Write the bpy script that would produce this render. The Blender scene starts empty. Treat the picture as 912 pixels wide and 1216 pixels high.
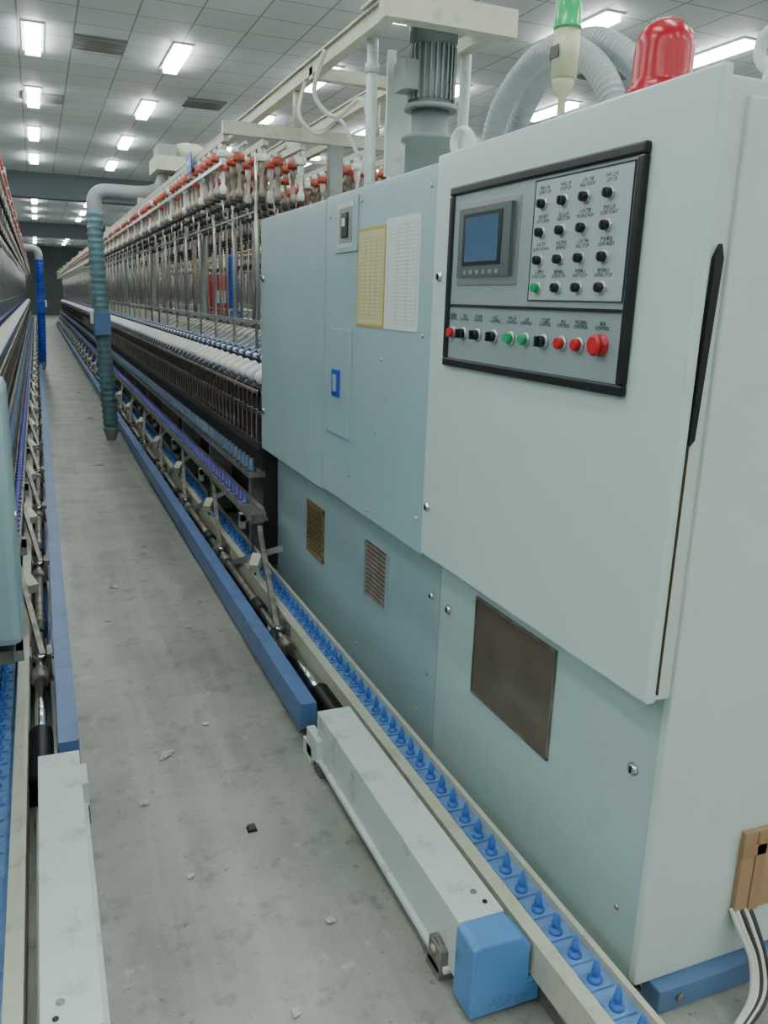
import bpy, math, random
from mathutils import Vector, Matrix
random.seed(4)
SC = bpy.context.scene
COL = SC.collection

# ------------------------------------------------------------------ materials
def lin(c):
    c = c/255.0
    return c/12.92 if c <= 0.04045 else ((c+0.055)/1.055)**2.4
def rgb(c): return (lin(c[0]), lin(c[1]), lin(c[2]), 1.0)

def mat(name, c, rough=0.5, metal=0.0, var=0.0, vscale=3.0, c2=None, dirt=0.0, dirtc=(90,85,75), dscale=8.0, emit=None, estr=0.0, bump=0.0, coat=0.0, alpha=None):
    m = bpy.data.materials.new(name); m.use_nodes = True
    nt = m.node_tree; N = nt.nodes; L = nt.links
    b = N['Principled BSDF']
    b.inputs['Base Color'].default_value = rgb(c)
    b.inputs['Roughness'].default_value = rough
    b.inputs['Metallic'].default_value = metal
    if coat: b.inputs['Coat Weight'].default_value = coat
    if emit:
        b.inputs['Emission Color'].default_value = rgb(emit)
        b.inputs['Emission Strength'].default_value = estr
    tc = N.new('ShaderNodeTexCoord')
    out = None
    if c2 is None: c2 = tuple(max(0, v-30) for v in c)
    if var > 0 or dirt > 0:
        n = N.new('ShaderNodeTexNoise'); n.inputs['Scale'].default_value = vscale; n.inputs['Detail'].default_value = 6
        L.new(tc.outputs['Object'], n.inputs['Vector'])
        mr = N.new('ShaderNodeMapRange'); mr.inputs[1].default_value = 0.35; mr.inputs[2].default_value = 0.7
        mr.inputs[3].default_value = 0; mr.inputs[4].default_value = max(var, 0.001)
        L.new(n.outputs['Fac'], mr.inputs[0])
        mx = N.new('ShaderNodeMix'); mx.data_type = 'RGBA'
        mx.inputs[6].default_value = rgb(c); mx.inputs[7].default_value = rgb(c2)
        L.new(mr.outputs[0], mx.inputs[0]); out = mx.outputs[2]
        if dirt > 0:
            n2 = N.new('ShaderNodeTexNoise'); n2.inputs['Scale'].default_value = dscale; n2.inputs['Detail'].default_value = 10
            n2.inputs['Roughness'].default_value = 0.7
            L.new(tc.outputs['Object'], n2.inputs['Vector'])
            m2 = N.new('ShaderNodeMapRange'); m2.inputs[1].default_value = 0.54; m2.inputs[2].default_value = 0.70
            m2.inputs[3].default_value = 0; m2.inputs[4].default_value = dirt
            L.new(n2.outputs['Fac'], m2.inputs[0])
            mx2 = N.new('ShaderNodeMix'); mx2.data_type = 'RGBA'; mx2.inputs[7].default_value = rgb(dirtc)
            L.new(m2.outputs[0], mx2.inputs[0]); L.new(out, mx2.inputs[6]); out = mx2.outputs[2]
        L.new(out, b.inputs['Base Color'])
    if bump > 0:
        n3 = N.new('ShaderNodeTexNoise'); n3.inputs['Scale'].default_value = 60
        L.new(tc.outputs['Object'], n3.inputs['Vector'])
        bp = N.new('ShaderNodeBump'); bp.inputs['Strength'].default_value = bump; bp.inputs['Distance'].default_value = 0.002
        L.new(n3.outputs['Fac'], bp.inputs['Height']); L.new(bp.outputs[0], b.inputs['Normal'])
    return m

M = {}
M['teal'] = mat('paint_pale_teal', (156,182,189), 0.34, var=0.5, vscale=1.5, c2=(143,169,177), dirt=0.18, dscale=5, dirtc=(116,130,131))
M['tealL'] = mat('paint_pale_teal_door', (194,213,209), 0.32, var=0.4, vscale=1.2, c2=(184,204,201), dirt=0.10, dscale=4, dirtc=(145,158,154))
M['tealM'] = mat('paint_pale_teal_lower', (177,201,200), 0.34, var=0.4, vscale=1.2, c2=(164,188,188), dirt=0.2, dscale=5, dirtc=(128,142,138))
M['end'] = mat('paint_pale_grey_end', (200,213,206), 0.4, var=0.4, vscale=2, c2=(188,201,195), dirt=0.15, dscale=5, dirtc=(150,155,143))
M['white'] = mat('paint_white', (205,216,212), 0.4, var=0.3, vscale=6, c2=(188,200,196), dirt=0.5, dscale=9, dirtc=(105,102,88))
M['cream'] = mat('paint_cream', (190,191,172), 0.45, var=0.4, vscale=6, c2=(168,168,146), dirt=0.4, dscale=12, dirtc=(100,95,75))
M['black'] = mat('plastic_black', (18,20,22), 0.4)
M['dark'] = mat('metal_dark', (46,46,48), 0.5, var=0.5, vscale=8, c2=(28,27,27))
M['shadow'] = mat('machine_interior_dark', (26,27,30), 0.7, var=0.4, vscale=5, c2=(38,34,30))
M['silver'] = mat('metal_brushed', (190,195,195), 0.3, 0.9)
M['chrome'] = mat('metal_chrome', (215,218,220), 0.15, 1.0)
M['steel'] = mat('metal_oily_steel', (150,146,138), 0.42, 0.5, var=0.8, vscale=14, c2=(78,72,64))
M['hang'] = mat('hanger_metal', (168,158,146), 0.35, 0.3, var=0.6, vscale=12, c2=(108,92,80))
M['grey'] = mat('paint_grey', (140,145,143), 0.5, var=0.4, vscale=5, c2=(115,118,116), dirt=0.3)
M['motor'] = mat('cast_grey', (122,132,132), 0.5, 0.2, var=0.3, vscale=9, c2=(100,110,110))
M['blue'] = mat('paint_blue_beam', (94,126,176), 0.42, var=0.5, vscale=5, c2=(74,104,152), dirt=0.6, dscale=12, dirtc=(66,72,84))
M['bluecap'] = mat('paint_blue_cap', (88,142,200), 0.4, var=0.5, vscale=8, c2=(70,120,182), dirt=0.9, dscale=10, dirtc=(56,64,72), bump=0.3)
M['peg'] = mat('plastic_blue_peg', (62,112,195), 0.35)
M['band'] = mat('plastic_blue_band', (112,150,195), 0.45, var=0.8, vscale=20, c2=(80,120,175), dirt=.4, dscale=20, dirtc=(90,95,100))
M['purple'] = mat('plastic_violet_peg', (78,84,160), 0.45)
M['tealdk'] = mat('plastic_slate_blue', (78,102,125), 0.45)
M['hose'] = mat('hose_teal', (95,128,137), 0.45)
M['royal'] = mat('plastic_royal_blue', (30,70,180), 0.4)
M['hosegrey'] = mat('hose_grey', (150,158,160), 0.35, var=0.3, vscale=12, c2=(120,128,130))
M['bobbin'] = mat('bobbin_dark_brown', (52,38,33), 0.28)
M['cotton'] = mat('cotton_white', (228,230,224), 0.8, var=0.3, vscale=25, c2=(205,207,196))
M['armblue'] = mat('arm_blue', (58,90,155), 0.45)
M['red'] = mat('plastic_red', (195,25,35), 0.3)
M['orange'] = mat('plastic_orange_red', (192,82,64), 0.45)
M['redlens'] = mat('beacon_red', (172,10,36), 0.25, emit=(180,6,34), estr=0.04)
M['green'] = mat('plastic_green', (15,160,95), 0.3)
M['greenlens'] = mat('lens_green', (20,170,100), 0.25, emit=(20,180,105), estr=0.2)
M['creamlens'] = mat('lens_cream', (195,195,162), 0.35)
M['paperY'] = mat('paper_yellow', (200,194,150), 0.8, var=0.3, vscale=9, c2=(186,178,128))
M['paperYf'] = mat('paper_yellow_border', (182,158,82), 0.7)
M['paperW'] = mat('paper_white', (208,216,216), 0.7)
M['ink'] = mat('ink_dark', (40,45,50), 0.7)
M['inkl'] = mat('ink_light', (150,158,160), 0.7)
M['inky'] = mat('ink_olive', (150,144,98), 0.7)
M['plate'] = mat('panel_aluminium', (150,165,168), 0.4, 0.15, var=0.2, vscale=5)
M['plate2'] = mat('panel_grid_plate', (168,182,186), 0.4, 0.1)
M['hmi'] = mat('hmi_bezel', (82,92,96), 0.45)
M['screen'] = mat('hmi_screen', (62,88,112), 0.12, emit=(60,92,125), estr=0.2)
M['brass'] = mat('vent_brass', (165,142,98), 0.5, 0.2, var=1.0, vscale=60, c2=(95,78,48))
M['brassd'] = mat('vent_brass_dark', (88,74,48), 0.6)
M['glass'] = mat('smoked_window', (82,74,65), 0.2, 0.0, var=0.8, vscale=4, c2=(108,95,80), dirt=.3, dscale=7, dirtc=(62,55,50))
M['card'] = mat('cardboard', (165,134,104), 0.8, var=0.3, vscale=6, c2=(150,120,90))
M['tape'] = mat('brown_tape', (158,122,86), 0.25)
M['cableW'] = mat('cable_white', (200,200,190), 0.5)
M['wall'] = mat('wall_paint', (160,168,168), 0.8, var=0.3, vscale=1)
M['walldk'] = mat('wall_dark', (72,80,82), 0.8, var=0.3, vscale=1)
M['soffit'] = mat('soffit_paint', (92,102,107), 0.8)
M['lint'] = mat('lint', (200,200,190), 0.95)
M['blub'] = mat('base_blue', (88,118,158), 0.4, dirt=0.4, dirtc=(50,58,66), var=0.3)
M['lamp'] = mat('lamp_diffuser', (240,248,250), 0.5, emit=(245,252,248), estr=34.0)
M['lamp2'] = mat('lamp_diffuser_dimmer', (240,248,250), 0.5, emit=(245,252,248), estr=24.0)
M['vent'] = mat('vent_grille', (105,113,117), 0.6)
M['exitred'] = mat('sign_red', (190,40,50), 0.5, emit=(190,30,40), estr=0.4)

# ceiling
m = bpy.data.materials.new('ceiling_tiles'); m.use_nodes = True
N = m.node_tree.nodes; L = m.node_tree.links; b = N['Principled BSDF']; b.inputs['Roughness'].default_value = 0.6
tc = N.new('ShaderNodeTexCoord'); br = N.new('ShaderNodeTexBrick')
br.offset = 0; br.squash = 1
br.inputs['Scale'].default_value = 1.0; br.inputs['Brick Width'].default_value = 0.6; br.inputs['Row Height'].default_value = 0.6
br.inputs['Mortar Size'].default_value = 0.010; br.inputs['Bias'].default_value = 0
br.inputs['Color1'].default_value = rgb((208,218,224)); br.inputs['Color2'].default_value = rgb((198,209,217)); br.inputs['Mortar'].default_value = rgb((138,147,155))
L.new(tc.outputs['Object'], br.inputs['Vector']); L.new(br.outputs['Color'], b.inputs['Base Color'])
M['ceil'] = m
# floor
m = bpy.data.materials.new('floor_concrete'); m.use_nodes = True
N = m.node_tree.nodes; L = m.node_tree.links; b = N['Principled BSDF']
tc = N.new('ShaderNodeTexCoord')
def noise(sc, det=8, rough=0.6, vec=None):
    n = N.new('ShaderNodeTexNoise'); n.inputs['Scale'].default_value = sc; n.inputs['Detail'].default_value = det
    n.inputs['Roughness'].default_value = rough; L.new(vec or tc.outputs['Object'], n.inputs['Vector']); return n
def mrange(o, a, b_, c, d):
    r = N.new('ShaderNodeMapRange'); r.inputs[1].default_value = a; r.inputs[2].default_value = b_; r.inputs[3].default_value = c; r.inputs[4].default_value = d
    L.new(o, r.inputs[0]); return r.outputs[0]
def mixc(f, a, b_):
    x = N.new('ShaderNodeMix'); x.data_type = 'RGBA'; L.new(f, x.inputs[0])
    if isinstance(a, tuple): x.inputs[6].default_value = rgb(a)
    else: L.new(a, x.inputs[6])
    x.inputs[7].default_value = rgb(b_); return x.outputs[2]
mp = N.new('ShaderNodeMapping'); mp.inputs['Scale'].default_value = (4.0, 0.3, 1); L.new(tc.outputs['Object'], mp.inputs[0])
c = mixc(mrange(noise(1.6).outputs['Fac'], .38, .64, 0, 1), (153,154,145), (124,127,119))
c = mixc(mrange(noise(2.0, vec=mp.outputs[0]).outputs['Fac'], .45, .68, 0, .7), c, (166,166,155))
c = mixc(mrange(noise(7, 10, .72).outputs['Fac'], .54, .70, 0, .8), c, (92,93,87))
c = mixc(mrange(noise(3.1, 10, .8).outputs['Fac'], .57, .66, 0, .5), c, (84,86,80))
c = mixc(mrange(noise(26, 4, .75).outputs['Fac'], .62, .70, 0, .7), c, (66,66,60))
c = mixc(mrange(noise(4.5, 9, .78).outputs['Fac'], .58, .66, 0, .55), c, (188,189,178))
L.new(c, b.inputs['Base Color'])
L.new(mrange(noise(3).outputs['Fac'], .3, .7, .24, .5), b.inputs['Roughness'])
bp = N.new('ShaderNodeBump'); bp.inputs['Strength'].default_value = .12; bp.inputs['Distance'].default_value = .004
L.new(noise(14).outputs['Fac'], bp.inputs['Height']); L.new(bp.outputs[0], b.inputs['Normal'])
M['floor'] = m

# ------------------------------------------------------------------ mesh builder
class MB:
    def __init__(s): s.v=[]; s.f=[]; s.m=[]; s.s=[]; s.keys=[]
    def mi(s,k):
        if k not in s.keys: s.keys.append(k)
        return s.keys.index(k)
    def add(s, vs, fs, k, smooth=False):
        o=len(s.v); s.v.extend(vs); i=s.mi(k)
        for f in fs: s.f.append(tuple(o+j for j in f)); s.m.append(i); s.s.append(smooth)
    def box(s,x0,x1,y0,y1,z0,z1,k):
        if x0>x1: x0,x1=x1,x0
        if y0>y1: y0,y1=y1,y0
        if z0>z1: z0,z1=z1,z0
        s.add([(x0,y0,z0),(x1,y0,z0),(x1,y1,z0),(x0,y1,z0),(x0,y0,z1),(x1,y0,z1),(x1,y1,z1),(x0,y1,z1)],
              [(0,3,2,1),(4,5,6,7),(0,1,5,4),(1,2,6,5),(2,3,7,6),(3,0,4,7)],k)
    def bar(s,p0,p1,w,h,k):
        p0=Vector(p0);p1=Vector(p1);d=(p1-p0).normalized()
        up=Vector((0,0,1)) if abs(d.z)<.95 else Vector((0,1,0))
        a=d.cross(up).normalized()*w/2; b_=a.cross(d).normalized()*h/2
        vs=[tuple(p+q) for p in(p0,p1) for q in(-a-b_,a-b_,a+b_,-a+b_)]
        s.add(vs,[(0,3,2,1),(4,5,6,7),(0,1,5,4),(1,2,6,5),(2,3,7,6),(3,0,4,7)],k)
    def lathe(s,o,axis,prof,n,k,caps=True):
        o=Vector(o);ax=Vector(axis).normalized()
        t=Vector((1,0,0)) if abs(ax.x)<.9 else Vector((0,1,0))
        a=ax.cross(t).normalized();b_=ax.cross(a)
        vs=[]
        for r,h in prof:
            for i in range(n):
                an=2*math.pi*i/n
                vs.append(tuple(o+ax*h+(a*math.cos(an)+b_*math.sin(an))*r))
        fs=[]
        for j in range(len(prof)-1):
            for i in range(n):
                i2=(i+1)%n
                fs.append((j*n+i,j*n+i2,(j+1)*n+i2,(j+1)*n+i))
        s.add(vs,fs,k,True)
        if caps:
            o2=len(s.v)-len(vs)
            i_=s.mi(k)
            s.f.append(tuple(o2+i for i in reversed(range(n))));s.m.append(i_);s.s.append(False)
            s.f.append(tuple(o2+(len(prof)-1)*n+i for i in range(n)));s.m.append(i_);s.s.append(False)
    def cyl(s,p0,p1,r,n,k,r1=None):
        d=Vector(p1)-Vector(p0)
        s.lathe(p0,d,[(r,0),(r if r1 is None else r1,d.length)],n,k)
    def tube(s,path,r,n,k):
        P=[Vector(p) for p in path]
        fr=None;vs=[]
        for i,p in enumerate(P):
            t=(P[min(i+1,len(P)-1)]-P[max(i-1,0)]).normalized()
            if fr is None:
                u=Vector((0,0,1)) if abs(t.z)<.9 else Vector((0,1,0))
                fr=t.cross(u).normalized()
            fr=(fr-t*fr.dot(t)).normalized(); b_=t.cross(fr)
            rr=r(i) if callable(r) else r
            for j in range(n):
                an=2*math.pi*j/n
                vs.append(tuple(p+(fr*math.cos(an)+b_*math.sin(an))*rr))
        fs=[(i*n+j,i*n+(j+1)%n,(i+1)*n+(j+1)%n,(i+1)*n+j) for i in range(len(P)-1) for j in range(n)]
        fs.append(tuple(reversed(range(n)))); fs.append(tuple((len(P)-1)*n+j for j in range(n)))
        s.add(vs,fs,k,True)
    def torus(s,c,axis,R,r,k,n=20,m_=8):
        c=Vector(c);ax=Vector(axis).normalized();t=Vector((1,0,0)) if abs(ax.x)<.9 else Vector((0,1,0))
        a=ax.cross(t).normalized();b_=ax.cross(a);vs=[]
        for i in range(n):
            A=2*math.pi*i/n;d=a*math.cos(A)+b_*math.sin(A)
            for j in range(m_):
                B=2*math.pi*j/m_
                vs.append(tuple(c+d*(R+r*math.cos(B))+ax*r*math.sin(B)))
        fs=[(i*m_+j,((i+1)%n)*m_+j,((i+1)%n)*m_+(j+1)%m_,i*m_+(j+1)%m_) for i in range(n) for j in range(m_)]
        s.add(vs,fs,k,True)
    def prism(s,poly,y0,y1,k):
        n=len(poly)
        vs=[(x,y0,z) for x,z in poly]+[(x,y1,z) for x,z in poly]
        fs=[tuple(range(n)),tuple(reversed(range(n,2*n)))]+[(i,i+n,(i+1)%n+n,(i+1)%n) for i in range(n)]
        s.add(vs,fs,k)
    def mesh(s,name):
        me=bpy.data.meshes.new(name); me.from_pydata(s.v,[],s.f)
        for k in s.keys: me.materials.append(M[k])
        me.polygons.foreach_set('material_index',s.m); me.polygons.foreach_set('use_smooth',s.s)
        me.update(); return me
    def obj(s,name,parent=None,bevel=0,fix=True):
        me=s.mesh(name)
        if fix:
            import bmesh
            bm=bmesh.new();bm.from_mesh(me);bmesh.ops.recalc_face_normals(bm,faces=bm.faces);bm.to_mesh(me);bm.free()
        o=bpy.data.objects.new(name,me);COL.objects.link(o)
        if parent: o.parent=parent
        if bevel:
            b_=o.modifiers.new('bevel','BEVEL');b_.width=bevel;b_.segments=2;b_.limit_method='ANGLE'
        return o
def empty(name,loc=(0,0,0)):
    e=bpy.data.objects.new(name,None);e.location=loc;e.empty_display_size=.2;COL.objects.link(e);return e
def smooth_path(pts,k=8):
    P=[Vector(p) for p in pts];P=[P[0]*2-P[1]]+P+[P[-1]*2-P[-2]];out=[]
    for i in range(1,len(P)-2):
        for j in range(k):
            t=j/k;a,b_,c_,d=P[i-1],P[i],P[i+1],P[i+2]
            out.append(.5*((2*b_)+(c_-a)*t+(2*a-5*b_+4*c_-d)*t*t+(-a+3*b_-3*c_+d)*t**3))
    out.append(P[-2]);return out
def resample(P,step):
    out=[P[0]];acc=0
    for i in range(1,len(P)):
        a=P[i-1];b_=P[i];d=(b_-a).length;pos=step-acc
        while pos<=d:
            out.append(a.lerp(b_,pos/d));pos+=step
        acc=(acc+d)%step
    return out

# ------------------------------------------------------------------ room
X0,X1,Y0,Y1,H=-9.0,14.0,-6.0,62.0,4.5
r=MB();r.box(X0,X1,Y0,Y1,-.1,0,'floor');r.obj('floor')
r=MB();r.box(X0,X1,Y0,Y1,H,H+.1,'ceil');r.obj('ceiling')
r=MB();r.box(X0-.15,X0,Y0,Y1,0,H,'wall');r.obj('wall_left')
r=MB();r.box(X1,X1+.15,Y0,Y1,0,H,'wall');r.obj('wall_right')
r=MB();r.box(X0,X1,Y0-.15,Y0,0,H,'wall');r.obj('wall_back')
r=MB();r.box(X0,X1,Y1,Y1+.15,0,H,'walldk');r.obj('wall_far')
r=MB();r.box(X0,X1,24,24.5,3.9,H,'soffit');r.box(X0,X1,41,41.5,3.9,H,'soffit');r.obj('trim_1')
lp=MB()
rows=[-5.2,-3.4,-1.65,.16,1.82,3.7,5.55,7.35,9.2,11.0]
for x in rows:
    for k in range(-4,16):
        y=8.3+3.27*k
        if abs(y-24.25)<.9 or abs(y-41.25)<.9: y+=1.2
        lp.box(x-.12,x+.12,y-.62,y+.62,H-.02,H-.001,'white')
        lp.box(x-.085,x+.085,y-.58,y+.58,H-.075,H-.0205,'lamp' if y<25 else 'lamp2')
lp.obj('ceiling_light_panels')
cv=MB()
for (x,y) in [(6.9,9.6),(0.9,11.5),(2.6,14),(8.3,9.9),(.3,14.9),(3.2,20),(5.2,12)]:
    cv.box(x-.3,x+.3,y-.3,y+.3,H-.02,H-.001,'vent')
    for i in range(6): cv.box(x-.28,x+.28,y-.26+i*.1,y-.24+i*.1,H-.035,H-.02,'grey')
cv.obj('ceiling_air_vents')
ex=MB();ex.box(8.0,8.5,10.6,10.64,H-.3,H-.05,'exitred');ex.box(8.24,8.26,10.61,10.63,H-.05,H,'grey')
ex.box(8.08,8.42,10.595,10.6,H-.2,H-.15,'paperW');ex.obj('exit_sign')

# ------------------------------------------------------------------ control cabinet
cab=empty('control_cabinet')
b1=MB();b1.box(1.150,2.25,1.245,4.55,.80,2.01,'end')
b1.obj('upper_body',cab,.006)
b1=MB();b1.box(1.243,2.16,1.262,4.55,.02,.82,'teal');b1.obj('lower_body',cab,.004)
b1=MB();b1.box(1.195,2.2,1.236,1.262,.065,1.98,'end');b1.obj('end_cover',cab,.006)
b1=MB();b1.box(1.24,2.22,1.20,1.262,.001,.065,'blub')
b1.lathe((1.30,1.199,.035),(0,-1,0),[(.012,0),(.012,.008)],10,'steel');b1.obj('base_plinth',cab,.004)
d=MB();d.box(1.136,1.150,3.446,4.548,.775,2.005,'teal');d.obj('door_far',cab,.004)
d=MB();d.box(1.136,1.150,2.376,3.436,.785,2.01,'teal');d.obj('door_middle',cab,.004)
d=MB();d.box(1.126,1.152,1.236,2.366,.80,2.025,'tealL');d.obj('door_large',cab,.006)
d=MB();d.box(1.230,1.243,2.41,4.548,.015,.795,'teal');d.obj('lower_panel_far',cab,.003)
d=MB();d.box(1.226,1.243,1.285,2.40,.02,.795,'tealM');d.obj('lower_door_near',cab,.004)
s_=MB();s_.prism([(1.153,1.345),(1.166,1.36),(1.180,1.70),(1.172,1.725),(1.160,1.70)],1.234,1.246,'black')  # shade of the gap behind the door edge, put in as a black strip
s_.prism([(1.1525,.82),(1.1538,.82),(1.1538,1.35),(1.1525,1.35)],1.2335,1.246,'brassd');s_.obj('door_edge_dark_strips',cab)
hw=MB()
def lock(y,z,x,rr=.016):
    hw.lathe((x,y,z),(-1,0,0),[(rr,0),(rr,.004),(rr*.7,.007),(rr*.65,.01)],16,'chrome')
    hw.box(x-.0125,x-.0098,y-.002,y+.002,z-rr*.5,z+rr*.5,'black')
def screw(y,z,x,rr=.008):
    hw.lathe((x,y,z),(-1,0,0),[(rr,0),(rr*.9,.003),(rr*.4,.006)],10,'silver')
lock(2.315,1.68,1.126);lock(2.325,.965,1.126)
lock(4.49,1.70,1.136,.02);lock(4.49,.99,1.136,.02)
lock(2.33,.60,1.226,.017);lock(1.36,.56,1.226,.017)
lock(2.47,.60,1.230,.014)
for y,z in [(2.78,1.40),(2.82,1.13),(3.10,.91),(2.88,.82),(3.02,1.96),(2.42,1.95),(2.43,.90),(3.38,1.93),(2.44,1.5)]: screw(y,z,1.136)
for y,z in [(3.9,.12),(3.2,.12),(2.55,.12),(4.45,.7),(2.48,.3)]: screw(y,z,1.230)
screw(1.36,.18,1.226)
hw.obj('locks_and_screws',cab)
p=MB();p.box(1.130,1.136,3.05,3.31,1.785,1.985,'teal');p.box(1.128,1.130,3.09,3.27,1.80,1.97,'tealM');p.box(1.126,1.128,3.10,3.25,1.82,1.95,'grey');p.box(1.120,1.126,3.14,3.21,1.84,1.93,'black')
p.box(1.116,1.120,3.16,3.19,1.88,1.91,'paperW');p.obj('power_switch_plate',cab,.002)
p=MB();p.box(1.131,1.136,3.09,3.36,1.055,1.49,'teal');p.box(1.124,1.131,3.215,3.305,1.215,1.325,'royal');p.box(1.120,1.124,3.24,3.28,1.235,1.305,'teal')
p.obj('cover_plate',cab,.002)
p=MB();p.box(1.1335,1.136,2.772,3.045,1.51,1.86,'paperYf');p.box(1.1328,1.1335,2.785,3.032,1.52,1.85,'paperY')
for i in range(22): p.box(1.1324,1.1328,2.80,3.017,1.54+i*.0135,1.5415+i*.0135,'inky')
for i in range(5): p.box(1.1323,1.1328,2.80+i*.054,2.8015+i*.054,1.54,1.825,'inky')
p.obj('notice_sheet_yellow',cab)
p=MB();p.box(1.1325,1.136,2.485,2.765,1.51,1.878,'paperW')
for i in range(26): p.box(1.1320,1.1325,2.50,2.50+.25*(.75+.25*random.random()),1.53+i*.0128,1.5312+i*.0128,'inkl')
for i in range(4): p.box(1.1319,1.1325,2.50+i*.08,2.501+i*.08,1.53,1.855,'inkl')
p.obj('notice_sheet_white',cab)
v=MB();v.box(1.226,1.230,3.68,3.95,.34,.61,'brass')
v.box(1.222,1.226,3.68,3.95,.595,.61,'brass');v.box(1.222,1.226,3.68,3.95,.34,.355,'brass');v.box(1.222,1.226,3.68,3.695,.34,.61,'brass');v.box(1.222,1.226,3.935,3.95,.34,.61,'brass')
for i in range(9): v.box(1.2245,1.226,3.71+i*.025,3.715+i*.025,.36,.59,'brassd')
for i in range(9): v.box(1.2245,1.226,3.70,3.93,.365+i*.025,.370+i*.025,'brassd')
v.obj('vent_mesh',cab)
v=MB();v.box(1.228,1.230,2.865,3.11,.39,.625,'dark')
for i in range(12): v.prism([(1.229,.397+i*.0195),(1.219,.398+i*.0195),(1.221,.411+i*.0195)],2.87,3.105,'hang')
v.box(1.216,1.23,2.860,2.868,.385,.63,'teal');v.box(1.216,1.23,3.107,3.115,.385,.63,'teal')
v.obj('vent_louvred',cab)
v=MB();v.box(1.222,1.226,1.70,2.135,.395,.71,'glass');v.box(1.219,1.226,1.695,2.14,.389,.396,'steel');v.box(1.219,1.226,1.695,2.14,.71,.716,'steel');v.box(1.219,1.226,1.695,1.70,.39,.714,'steel');v.box(1.219,1.226,2.135,2.14,.39,.714,'steel')
v.obj('inspection_window',cab)
v=MB();v.box(1.46,1.78,1.222,1.236,.20,.42,'card');v.box(1.455,1.79,1.218,1.222,.355,.385,'tape');v.box(1.50,1.53,1.218,1.222,.20,.42,'tape');v.obj('cardboard_patch',cab,.001)
v=MB()
for i,k in enumerate(['cableW','cableW','dark','cableW','dark']):
    o=i*.013
    v.tube(smooth_path([(1.46+o,1.232,.21),(1.462+o,1.20,.17),(1.475+o*.8,1.165,.11),(1.45+o,1.13,.05),(1.38+o,1.10,.02),(1.26+o*1.3,1.05+o*.5,.009),(1.15+o,.93+o,.009),(1.05,.7+o,.009)]),.0065,8,k)
v.obj('floor_cables',cab)

# control panel
P=MB()
X=1.126
yA,yB,zA,zB=1.402,2.245,1.425,1.922
w=.024
P.box(X-.016,X,yA,yB,zB-w,zB,'black');P.box(X-.016,X,yA,yB,zA,zA+w,'black');P.box(X-.016,X,yA,yA+w,zA+w,zB-w,'black');P.box(X-.016,X,yB-w,yB,zA+w,zB-w,'black')
P.obj('panel_frame',cab,.005)
P=MB()
P.box(X-.008,X,yA+w,yB-w,zA+w,zB-w,'plate')
P.box(X-.0125,X-.008,yA+w,yB-w,1.595,1.602,'black')
P.box(X-.0095,X-.008,1.437,1.797,1.618,1.888,'plate2')
for a,b_,c_,d_ in [(1.434,1.80,1.888,1.891),(1.434,1.80,1.615,1.618),(1.434,1.437,1.615,1.891),(1.797,1.80,1.615,1.891)]: P.box(X-.0105,X-.008,a,b_,c_,d_,'ink')
P.box(X-.012,X-.008,1.86,2.185,1.655,1.868,'silver')
P.box(X-.022,X-.012,1.885,2.165,1.675,1.855,'hmi')
P.box(X-.0235,X-.022,1.925,2.135,1.705,1.84,'black')
P.box(X-.0245,X-.0235,1.94,2.12,1.715,1.83,'screen')
for i in range(6): P.box(X-.0245,X-.022,1.93+i*.035,1.945+i*.035,1.683,1.693,'grey')
P.obj('panel_plate_and_screen',cab)
K=MB()
def knob(y,z,k,r_=.0105,ring='silver'):
    K.lathe((X-.008,y,z),(-1,0,0),[(r_*1.35,0),(r_*1.35,.004),(r_*1.1,.006)],18,ring)
    K.lathe((X-.012,y,z),(-1,0,0),[(r_,0),(r_,.012),(r_*.85,.015)],18,k)
cols=[1.757,1.673,1.591,1.507];rws=[1.836,1.772,1.709,1.646]
for j,z in enumerate(rws):
    for i,y in enumerate(cols):
        g=(j==3 and i==0)
        knob(y,z,'green' if g else 'black')
        if not g: K.box(X-.030,X-.0265,y-.002,y+.002,z-.008,z+.008,'dark')
low=[(2.193,'red'),(2.126,'black'),(2.043,'black'),(1.951,'black'),(1.866,'green'),(1.796,'green'),(1.714,'black'),(1.638,'red'),(1.571,'red')]
for y,k in low:
    knob(y,1.522,k,.0135)
    if k=='black' : K.box(X-.036,X-.0265,y-.003,y+.003,1.510,1.534,'black')
K.lathe((X-.008,1.492,1.526),(-1,0,0),[(.024,0),(.024,.004),(.015,.006),(.014,.014),(.023,.016),(.023,.022),(.018,.026)],24,'red')
K.obj('panel_buttons',cab)
def text(body,y,z,size,x=X-.0098,mk='ink',al='CENTER'):
    cu=bpy.data.curves.new('label_text','FONT');cu.body=body;cu.size=size;cu.align_x=al;cu.align_y='CENTER';cu.space_line=.9;cu.offset=.0002
    cu.materials.append(M[mk]);o=bpy.data.objects.new('panel_label',cu);COL.objects.link(o);o.parent=cab
    o.matrix_world=Matrix(((0,0,-1,x),(-1,0,0,y),(0,1,0,z),(0,0,0,1)))
en=['SUPPLY UP','STOP UP','RAIL FORW','LIFT UP','AUTO RUN','INJECT ON','TRUING RUN','DOFF START','SLOW DOWN','REWIND','RAIL STOP','DOFF RESET','START DOFF','ROVE STOP','SHIFT STOP','INITIAL STOP']
zh=['供纱上升','中间上升','人字架进','升降上升','自动运行','注入启动','人字架退','落纱启动','人字下降','中途落纱','人字架停','落纱复位','启动落纱','粗纱停止','移位停止','初始停止']
i=0
for z in rws:
    for y in cols:
        text(zh[i]+'\n'+en[i],y,z+.030,.0105);i+=1
for y,tt in zip([v_[0] for v_ in low]+[1.492],['电源指示','主机停','压力检测','人字架','气动启动','启动','工艺选择','停止','中途停车','急停']):
    text(tt+'\nCONTROL',y,1.566,.0105)

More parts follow.
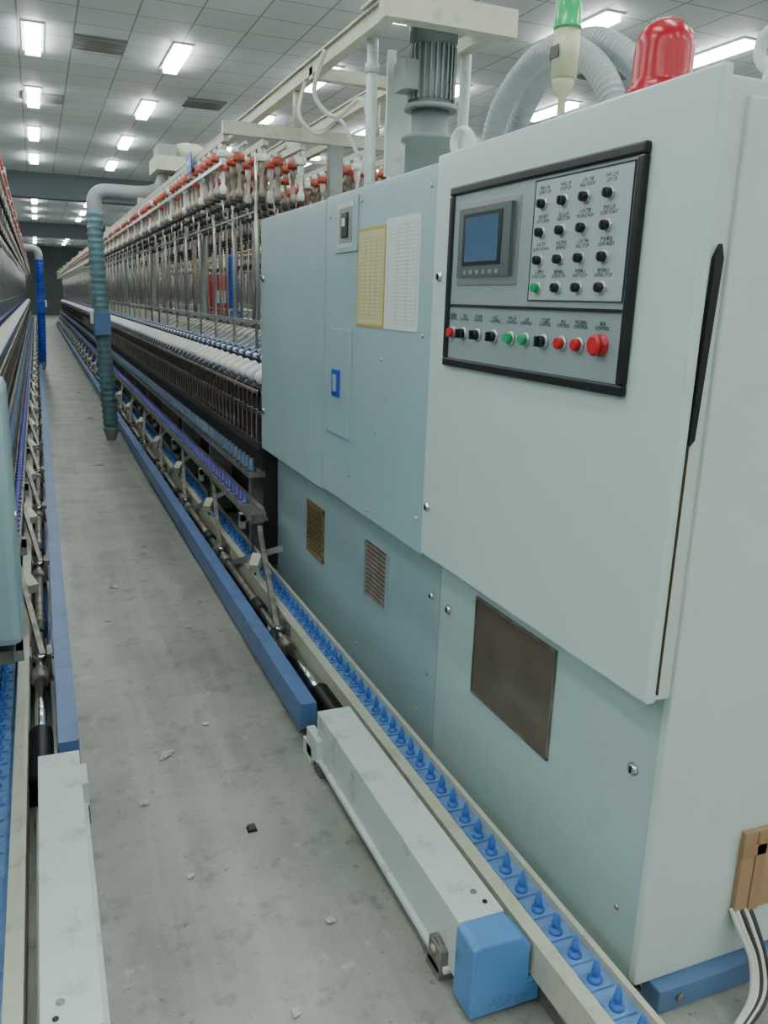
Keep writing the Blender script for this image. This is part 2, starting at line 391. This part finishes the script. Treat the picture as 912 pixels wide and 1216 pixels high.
# roof items
t=MB()
for (y,x) in [(2.40,1.22),(1.27,1.28)]:
    t.lathe((x,y,2.01),(0,0,1),[(.022,0),(.022,.02),(.014,.03)],14,'white')
    t.torus((x,y,2.075),(1,.35,0),.036,.012,'white')
t.obj('lifting_eyebolts',cab)
bl=MB()
bx,by=1.33,1.65
bl.lathe((bx,by,2.011),(0,0,1),[(.06,0),(.06,.03),(.05,.035),(.05,.055)],28,'grey')
prof=[(.076,0),(.076,.014),(.068,.022),(.066,.034),(.065,.10)]+[(.065*math.cos(a*math.pi/2/10),.10+.062*math.sin(a*math.pi/2/10)) for a in range(1,10)]+[(.003,.162)]
bl.lathe((bx,by,2.066),(0,0,1),prof,40,'redlens')
bl.box(bx-.064,bx-.052,by-.02,by+.03,2.03,2.055,'royal')
bl.obj('red_warning_beacon')
tw=MB();tx,ty=1.30,2.0
tw.lathe((tx,ty,2.011),(0,0,1),[(.03,0),(.03,.008),(.012,.012),(.010,.12),(.018,.125),(.028,.15),(.030,.165)],20,'creamlens')
tw.lathe((tx,ty,2.176),(0,0,1),[(.033,0),(.033,.115)],24,'creamlens')
tw.lathe((tx,ty,2.291),(0,0,1),[(.036,0),(.036,.006),(.033,.008),(.033,.12),(.036,.123)],24,'greenlens')
tw.lathe((tx,ty,2.415),(0,0,1),[(.034,0),(.034,.10),(.028,.115)],24,'redlens')
tw.prism([(tx-.036,2.22),(tx-.034,2.25),(tx-.032,2.22)],ty-.02,ty+.02,'black')
tw.obj('signal_tower_light')
hs=MB()
def hose(pts,rad,k,step=.007,n=14,mb=None):
    P_=resample(smooth_path(pts,24),step)
    (mb or hs).tube(P_,lambda i:rad*(1 if i%3 else .84),n,k)
hose([(1.62,2.98,2.0),(1.60,2.93,2.12),(1.58,2.82,2.28),(1.57,2.62,2.38),(1.56,2.42,2.38),(1.55,2.24,2.30),(1.55,2.12,2.17),(1.55,2.08,2.0)],.040,'hosegrey')
hose([(1.75,3.05,2.0),(1.72,3.0,2.14),(1.70,2.88,2.28),(1.68,2.68,2.41),(1.66,2.44,2.42),(1.65,2.24,2.34),(1.65,2.06,2.18),(1.65,2.02,2.0)],.040,'hosegrey')
hs.obj('flexible_air_hose')

# gantry frame above + motor
g=MB()
for x in (1.46,1.96): g.box(x-.03,x+.03,3.58,45,2.76,2.83,'cream');g.box(x-.045,x+.045,3.58,45,2.825,2.835,'cream')
g.box(1.40,2.02,3.50,3.58,2.74,2.84,'cream')
g.box(1.40,2.02,3.50,3.80,2.84,2.85,'cream')
g.box(1.43,2.0,4.6,4.66,2.74,2.80,'cream')
for x in (1.50,1.98): g.cyl((x,3.9,2.011),(x,3.9,2.76),.026,16,'white');g.lathe((x,3.9,2.011),(0,0,1),[(.06,0),(.06,.012)],16,'white')
g.lathe((1.50,3.9,2.62),(0,0,1),[(.034,0),(.034,.04)],14,'white')
for k in range(10):
    y=5.0+4.3*k
    for x in (1.46,1.96): g.cyl((x,y,2.565),(x,y,2.76),.02,10,'cream')
g.box(1.62,1.66,4.0,4.02,2.2,2.76,'white');g.box(1.66,1.80,4.0,4.015,2.2,2.68,'white')
g.tube(smooth_path([(1.40,4.3,2.80),(1.38,4.4,2.62),(1.46,4.3,2.50),(1.52,4.1,2.55),(1.53,4.0,2.40),(1.48,3.95,2.2)]),.012,8,'cableW')
g.tube(smooth_path([(1.42,4.7,2.74),(1.36,4.6,2.55),(1.44,4.5,2.45),(1.50,4.35,2.5),(1.56,4.2,2.3)]),.010,8,'cableW')
g.obj('overhead_track_frame')
mo=MB();mx,my=1.72,3.72
mo.lathe((mx,my,2.011),(0,0,1),[(.11,0),(.11,.30),(.13,.31),(.13,.33),(.085,.34),(.085,.44)],24,'motor')
mo.lathe((mx,my,2.45),(0,0,1),[(.12,0),(.12,.02),(.095,.025),(.095,.27),(.11,.28),(.11,.36),(.08,.38)],28,'motor')
for i in range(24):
    a=2*math.pi*i/24;c_,s__=math.cos(a),math.sin(a)
    mo.bar((mx+c_*.102,my+s__*.102,2.49),(mx+c_*.102,my+s__*.102,2.71),.006,.02,'motor')
mo.box(mx-.16,mx-.09,my-.06,my+.06,2.52,2.64,'motor')
mo.obj('fan_motor')

# ------------------------------------------------------------------ spinning frame (meshes built once, instanced)
C=1.7
YS,YE=4.56,45.0
parts={}
def frange(a,b_,st):
    out=[];y=a
    while y<b_: out.append(y);y+=st
    return out
PITCH=.075
body=MB()
for s in (1,-1):
    X_=lambda x: C-s*(C-x)
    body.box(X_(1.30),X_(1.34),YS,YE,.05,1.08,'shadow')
    body.box(X_(1.12),X_(1.34),YS,YE,.76,.80,'dark')
    body.box(X_(1.135),X_(1.20),YS,YE,.94,.960,'dark')
    body.box(X_(1.06),X_(1.16),YS,YE,.60,.635,'steel')
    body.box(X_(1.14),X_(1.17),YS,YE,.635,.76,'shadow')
    body.box(X_(1.10),X_(1.115),YS,YE,1.085,1.10,'steel')
    body.box(X_(1.17),X_(1.34),YS,YE,1.07,1.09,'dark')
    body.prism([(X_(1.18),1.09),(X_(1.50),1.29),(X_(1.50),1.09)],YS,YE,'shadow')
    body.box(X_(1.50),X_(1.53),YS,YE,1.32,1.35,'silver')
    body.box(X_(1.26),X_(1.275),YS,YE,1.45,1.465,'silver')
    body.box(X_(1.46),X_(1.475),YS,YE,1.41,1.425,'silver')
    for k,y in enumerate(frange(YS+.3,YE,1.3)):
        body.box(X_(1.14),X_(1.30),y-.03,y+.03,.03,.62,'grey')
        body.box(X_(1.10),X_(1.34),y-.05,y+.05,.0,.03,'dark')
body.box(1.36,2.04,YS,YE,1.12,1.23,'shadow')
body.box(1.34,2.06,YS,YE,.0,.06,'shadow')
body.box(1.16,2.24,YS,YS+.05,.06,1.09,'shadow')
parts['frame_body']=body
bb=MB()
for s in (1,-1):
    x=C-s*(C-1.165)
    for y in frange(YS+.08,YE,.12):
        n=12 if y<12 else 6
        bb.lathe((x,y,.80),(0,0,1),[(.030,0),(.030,.02),(.020,.03),(.028,.06),(.026,.18),(.016,.23),(.013,.245)],n,'bobbin')
        if y<20: bb.lathe((x,y,1.045),(0,0,1),[(.009,0),(.008,.035)],6,'chrome')
        if y<24: bb.box(x-s*.036-.003,x-s*.036+.003,y-.005,y+.005,.80,.96,'steel')
        if y<24: bb.lathe((x,y,.965),(0,0,1),[(.036,0),(.036,.008)],n,'steel')
parts['spindles_and_bobbins']=bb
dr=MB()
for s in (1,-1):
    X_=lambda x: C-s*(C-x)
    for i,y in enumerate(frange(YS+.10,YE,.20)):
        n=14 if y<14 else 7
        ax=(-s*.80,0,-.42)
        # white cops lying across the front of the machine
        dr.lathe((X_(1.245),y,1.205),ax,[(.014,0),(.030,.006),(.036,.02),(.036,.105),(.028,.125),(.010,.130)],n,'cotton')
        dr.lathe((X_(1.135),y,1.147),ax,[(.010,0),(.009,.02)],6,'armblue')
        dr.lathe((X_(1.285),y-.05,1.242),(0,1,0),[(.017,0),(.017,.10)],n,'cotton')
        dr.bar((X_(1.30),y,1.262),(X_(1.48),y,1.372),.045,.034,'cream')
        dr.bar((X_(1.27),y+.10,1.232),(X_(1.40),y+.10,1.312),.055,.040,'armblue')
        dr.bar((X_(1.41),y+.10,1.325),(X_(1.48),y+.10,1.368),.035,.030,'cotton')
        if y<25: dr.cyl((X_(1.13),y+.1,1.10),(X_(1.16),y+.1,1.135),.005,5,'silver')
parts['yarn_packages_and_drafting_arms']=dr
lo=MB()
for s in (1,-1):
    X_=lambda x: C-s*(C-x)
    for y in frange(YS+.02,YE,.10):
        n=9 if y<12 else 5
        lo.lathe((X_(1.085),y,.635),(0,0,1),[(.028,0),(.028,.022),(.014,.030),(.011,.075)],n,'tealdk')
    for y in frange(YS,YE,.10):
        lo.lathe((X_(1.04),y,.455),(0,0,1),[(.024,0),(.022,.012),(.012,.016),(.007,.055)],8 if y<12 else 5,'purple')
    lo.box(X_(1.01),X_(1.07),YS-.3,YE,.41,.455,'steel')
    lo.box(X_(1.10),X_(1.13),YS-.1,YE,.36,.44,'grey')
    lo.box(X_(1.07),X_(1.10),YS-.3,YE,.42,.435,'steel')
    for y in frange(YS-.1,YE,1.3):
        lo.box(X_(.99),X_(1.14),y,y+.05,.37,.415,'grey')
        lo.box(X_(.99),X_(1.02),y,y+.05,.33,.41,'grey')
parts['lower_bobbin_rails']=lo
cr=MB()
YC=5.0
for s in (1,-1):
    X_=lambda x: C-s*(C-x)
    for x in (1.05,1.28,1.50): cr.box(X_(x-.015),X_(x+.015),YC,YE,2.455,2.49,'cream')
    cr.box(X_(1.025),X_(1.04),YC,YE,2.33,2.35,'silver')
    cr.box(X_(1.20),X_(1.21),YC,YE,2.08,2.09,'silver')
    for i,y in enumerate(frange(YC+.10,YE,.17)):
        n=12 if y<11 else (7 if y<20 else 5)
        for j,(x,off) in enumerate(((1.05,0),(1.165,.085),(1.28,0),(1.40,.085),(1.52,0))):
            yy=y+off;zz=2.455
            if y<30:
                cr.lathe((X_(x),yy,zz-.035),(0,0,1),[(.024,0),(.028,.014),(.014,.035)],n,'cotton')
                cr.lathe((X_(x),yy,zz-.075),(0,0,1),[(.033,0),(.036,.008),(.033,.040)],n,'orange' if (i*7+j*3)%6 else 'cotton')
            cr.lathe((X_(x),yy,zz-.28),(0,0,1),[(.012,0),(.024,.012),(.024,.04),(.011,.06),(.011,.14),(.020,.155),(.020,.205)],n,'hang' if (i+j)%4 else 'cotton')
            if y<20: cr.lathe((X_(x),yy,zz-.305),(0,0,1),[(.020,0),(.020,.025)],n,'dark')
            if y<20 and (i+j)%3==0: cr.cyl((X_(x),yy,zz-.42),(X_(x),yy,zz-.305),.005,5,'silver')
            if y<20 and (i*3+j)%5==0: cr.lathe((X_(x),yy,zz-.15),(0,0,1),[(.026,0),(.026,.035)],n,'orange')
    for x in (1.165,1.40): cr.box(X_(x-.008),X_(x+.008),YC,YE,2.45,2.465,'cream')
    for y in frange(YC+.2,YE,.65):
        cr.cyl((X_(1.27),y,1.29),(X_(1.27),y,2.455),.011,8,'silver')
        cr.cyl((X_(1.60),y+.15,1.20),(X_(1.60),y+.15,2.455),.013,8,'hang')
for y in frange(YC,YE,4.3):
    cr.box(1.03,2.37,y-.025,y+.025,2.49,2.56,'cream')
    cr.box(1.66,1.74,y-.03,y+.03,1.2,2.49,'grey')
for y in frange(YC+.7,YE,.72):
    cr.box(1.04,2.36,y-.012,y+.012,2.49,2.51,'cream')
cr.box(1.68,1.72,YC,YE,2.49,2.53,'cream')
cr.box(1.005,1.012,5.9,6.1,2.40,2.52,'royal');cr.box(1.002,1.005,5.93,6.07,2.44,2.48,'paperW')
parts['creel']=cr
meshes={k:(v_.mesh(k)) for k,v_ in parts.items()}
def frame(loc,sx=1):
    e=empty('spinning_frame',loc);e.scale=(sx,1,1)
    for k,me in meshes.items():
        o=bpy.data.objects.new(k,me);COL.objects.link(o);o.parent=e
    return e
frame((0,0,0));frame((.87,-1.5,0),-1);frame((2.53,0,0));frame((5.06,0,0))

# ------------------------------------------------------------------ floor doffing assembly (instanced)
fa={}
q=MB()
q.box(.82,.880,2.69,YE,.035,.135,'blue');q.box(.815,.82,2.69,YE,.03,.14,'blue')
q.box(.880,.885,2.69,YE,.03,.06,'blue')
for y in frange(2.75,YE,1.3): q.box(.83,.875,y,y+.08,0,.035,'dark')
fa['blue_guide_beam']=q
q=MB();q.box(.82,.94,1.42,2.50,.045,.205,'white');q.box(.805,.955,1.45,2.47,.035,.05,'white')
for y in (1.47,2.40): q.box(.80,.96,y,y+.07,0,.04,'steel')
q.box(.80,.83,2.44,2.56,.02,.12,'white');q.box(.80,.85,2.50,2.60,.0,.06,'white')
q.lathe((.90,1.50,.205),(0,0,1),[(.009,0),(.009,.004)],8,'steel');q.lathe((.91,1.46,.205),(0,0,1),[(.007,0),(.007,.004)],8,'black')
q.lathe((.818,1.50,.07),(-1,0,0),[(.03,0),(.03,.012),(.015,.016),(.012,.028)],12,'steel')
q.box(.800,.82,1.46,1.53,.02,.09,'steel')
fa['white_box_beam']=q
q=MB();q.prism([(.812,.012),(.812,.20),(.83,.208),(.935,.206),(.965,.175),(.965,.080),(.998,.075),(.998,.012)],1.33,1.42,'bluecap');q.box(.83,.97,1.34,1.415,.0,.013,'dark')
fa['blue_end_cap']=q
q=MB()
q.box(.985,1.012,.72,YE,.10,.172,'cream');q.box(.972,.985,.72,YE,.085,.177,'cream');q.box(1.105,1.12,.72,YE,.10,.160,'cream')
q.box(1.01,1.105,.72,YE,.11,.14,'band');q.box(1.0,1.115,.74,YE,.0,.10,'steel')
for y in frange(.75,YE,.078):
    n=12 if y<4 else (7 if y<12 else 4)
    if y<14: q.box(1.032,1.095,y-.024,y+.024,.14,.146,'band')
    q.lathe((1.06,y,.146),(0,0,1),[(.017,0),(.016,.007),(.009,.011),(.008,.017),(.011,.019),(.010,.030),(.005,.052),(.002,.057)],n,'peg')
fa['peg_conveyor']=q
q=MB();sx_,sz=.935,.105
q.tube([Vector((sx_,2.50+i*.012,sz)) for i in range(28)],lambda i:.040 if i%2 else .033,16,'black')
q.cyl((sx_,2.82,sz),(sx_,3.25,sz),.021,14,'chrome')
for j,y in enumerate(frange(3.25,YE,1.3)):
    n=12 if y<10 else 6
    q.cyl((sx_,y,sz),(sx_,y+.10,sz),.032,n,'steel')
    q.cyl((sx_,y+.1,sz),(sx_,y+.55,sz),.017,n,'silver')
    q.cyl((sx_,y+.5,sz),(sx_,y+.62,sz),.03,n,'dark')
    q.cyl((sx_,y+.62,sz),(sx_,y+1.3,sz),.020,n,'steel')
    q.box(sx_-.045,sx_-.03,y+.12,y+.22,.06,.17,'steel');q.box(sx_+.03,sx_+.045,y+.12,y+.22,.06,.17,'steel')
    q.box(sx_-.05,sx_+.05,y+.13,y+.21,.045,.07,'cream')
    q.cyl((sx_-.055,y+.17,.14),(sx_+.055,y+.17,.14),.012,8,'chrome')
    q.box(sx_-.03,sx_+.03,y+.10,y+.24,.0,.045,'dark')
    q.bar((sx_-.012,y+.17,.14),(1.035,y+.95,.40),.022,.035,'steel')
    q.bar((sx_+.02,y+1.25,.12),(1.045,y+.55,.40),.02,.03,'grey')
    q.bar((sx_+.02,y+.75,.24),(sx_+.06,y+.83,.28),.05,.05,'cream')
    q.tube(smooth_path([(.96,y+.2,.10),(.99,y+.5,.05),(.98,y+.8,.16),(1.03,y+1.1,.30)],6),.006,6,'black')
    q.tube(smooth_path([(.905,y+.3,.03),(.90,y+.7,.05),(.91,y+1.1,.02),(.905,y+1.6,.03)],5),.006,5,'royal')
q.box(.90,.98,2.55,YE,.0,.02,'dark')
fa['doffer_linkage']=q
for k in list(fa):
    fa[k]=fa[k].mesh(k)
def assembly(loc,sx=1):
    e=empty('doffing_rail_assembly',loc);e.scale=(sx,1,1)
    for k,me in fa.items():
        o=bpy.data.objects.new(k,me);COL.objects.link(o);o.parent=e
        if k in('white_box_beam','blue_end_cap'):
            b_=o.modifiers.new('bevel','BEVEL');b_.width=.006 if k[0]=='w' else .012;b_.segments=2;b_.limit_method='ANGLE'
assembly((0,0,0));assembly((.855,0,0),-1);assembly((3.4,0,0),-1);assembly((2.53,0,0))

# left machine gear cover
lc=empty('gear_end_cabinet')
q=MB();q.box(-1.4,-.26,1.6,3.0,.47,1.33,'teal');q.obj('cover',lc,.02)
q=MB();q.box(-.30,-.108,2.72,3.02,.48,1.33,'teal');q.obj('door_flange',lc,.03)
q=MB();q.box(-1.35,-.30,1.62,2.98,.0,.49,'teal');q.obj('lower_body',lc,.004)
q=MB();q.box(-.26,-.256,1.7,2.65,.6,1.25,'tealL');q.lathe((-.256,2.55,.95),(1,0,0),[(.014,0),(.012,.008)],12,'chrome');q.lathe((-.108,2.80,.90),(1,0,0),[(.014,0),(.012,.008)],12,'chrome');q.obj('access_door',lc,.002)

# ------------------------------------------------------------------ travelling cleaners
def cleaner(ox,oy,sx,hk,ztop=2.62):
    e=empty('travelling_cleaner',(ox,oy,0));e.scale=(sx,1,1)
    q=MB()
    q.box(1.22,2.15,-.28,.28,2.84,2.98,'cream');q.lathe((1.6,0,2.98),(0,0,1),[(.2,0),(.2,.12),(.12,.16)],24,'cream')
    q.box(1.26,1.44,-.2,.2,2.98,3.1,'grey')
    pts=[(1.35,0,2.84),(1.30,0,2.70),(1.20,0,ztop+.02),(1.05,0,ztop),(.80,0,ztop),(.70,0,ztop-.01),(.635,0,ztop-.06),(.615,0,ztop-.15),(.615,0,ztop-.24)]
    q.tube(smooth_path(pts,8),.075,18,'hosegrey');q.obj('pipe_and_body',e)
    q=MB();hose([(.615,0,ztop-.2),(.62,0,1.9),(.63,.02,1.5),(.64,0,1.2),(.66,0,.6),(.68,0,.14)],.082,hk,.022,16,q);q.obj('suction_hose',e)
    q=MB();q.box(.55,.72,-.12,.10,1.16,1.40,'royal' if hk=='royal' else 'blue');q.lathe((.68,0,.02),(0,0,1),[(.05,0),(.06,.05),(.085,.12),(.085,.15)],16,'grey')
    q.box(.52,.56,-.08,.02,1.28,1.42,'cotton');q.obj('nozzle_and_box',e,.01)
cleaner(0,9.5,1,'hose');cleaner(.72,18.6,-1,'royal',2.42)
cleaner(2.23,13.2,1,'royal')
q=MB();q.box(2.66,2.92,13.9,14.2,0.02,1.95,'red');q.box(2.64,2.66,13.93,14.17,.2,1.85,'red');q.box(2.63,2.64,13.95,13.97,1.0,1.1,'silver');q.box(2.7,2.88,13.89,13.9,1.5,1.7,'paperW');q.box(2.67,2.91,13.91,14.19,0,.03,'dark');q.obj('fire_hose_cabinet',None,.01)

# lint
q=MB()
for (x,y,s) in [(.33,2.72,.03),(.22,2.45,.016),(.62,1.75,.012),(.6,3.9,.018),(.45,1.5,.012),(.30,4.6,.02),(.5,2.9,.010),(.3,2.05,.010)]:
    for i in range(6):
        pts=[(x+random.uniform(-s,s),y+random.uniform(-s,s),.003+random.random()*.006) for _ in range(4)]
        q.tube(smooth_path(pts,4),.0022,5,'lint')
q.obj('lint_debris')
q=MB();q.prism([(.50,.001),(.53,.001),(.527,.012),(.505,.010)],2.19,2.22,'black');q.obj('rubber_scrap')

# ------------------------------------------------------------------ camera
cam=bpy.data.cameras.new('camera');co=bpy.data.objects.new('camera',cam);COL.objects.link(co)
Fd=Vector((-414,-263,978)).normalized();Dn=Vector((-131,3842,978)).normalized()
Zc=-Dn;Zc=(Zc-Fd*Zc.dot(Fd)).normalized();Xc=Fd.cross(Zc)
right=Vector((Xc.x,Fd.x,Zc.x));down=Vector((Xc.y,Fd.y,Zc.y));fw=Vector((Xc.z,Fd.z,Zc.z))
R=Matrix((right,-down,-fw)).transposed()
co.matrix_world=Matrix.Translation((0,0,1.6))@R.to_4x4()
cam.sensor_fit='VERTICAL';cam.sensor_height=36;cam.sensor_width=27;cam.lens=36*978/1216
cam.clip_start=.02;cam.clip_end=200
SC.camera=co
w=bpy.data.worlds.new('world');SC.world=w;w.use_nodes=True
w.node_tree.nodes['Background'].inputs[0].default_value=(.5,.55,.6,1);w.node_tree.nodes['Background'].inputs[1].default_value=.3
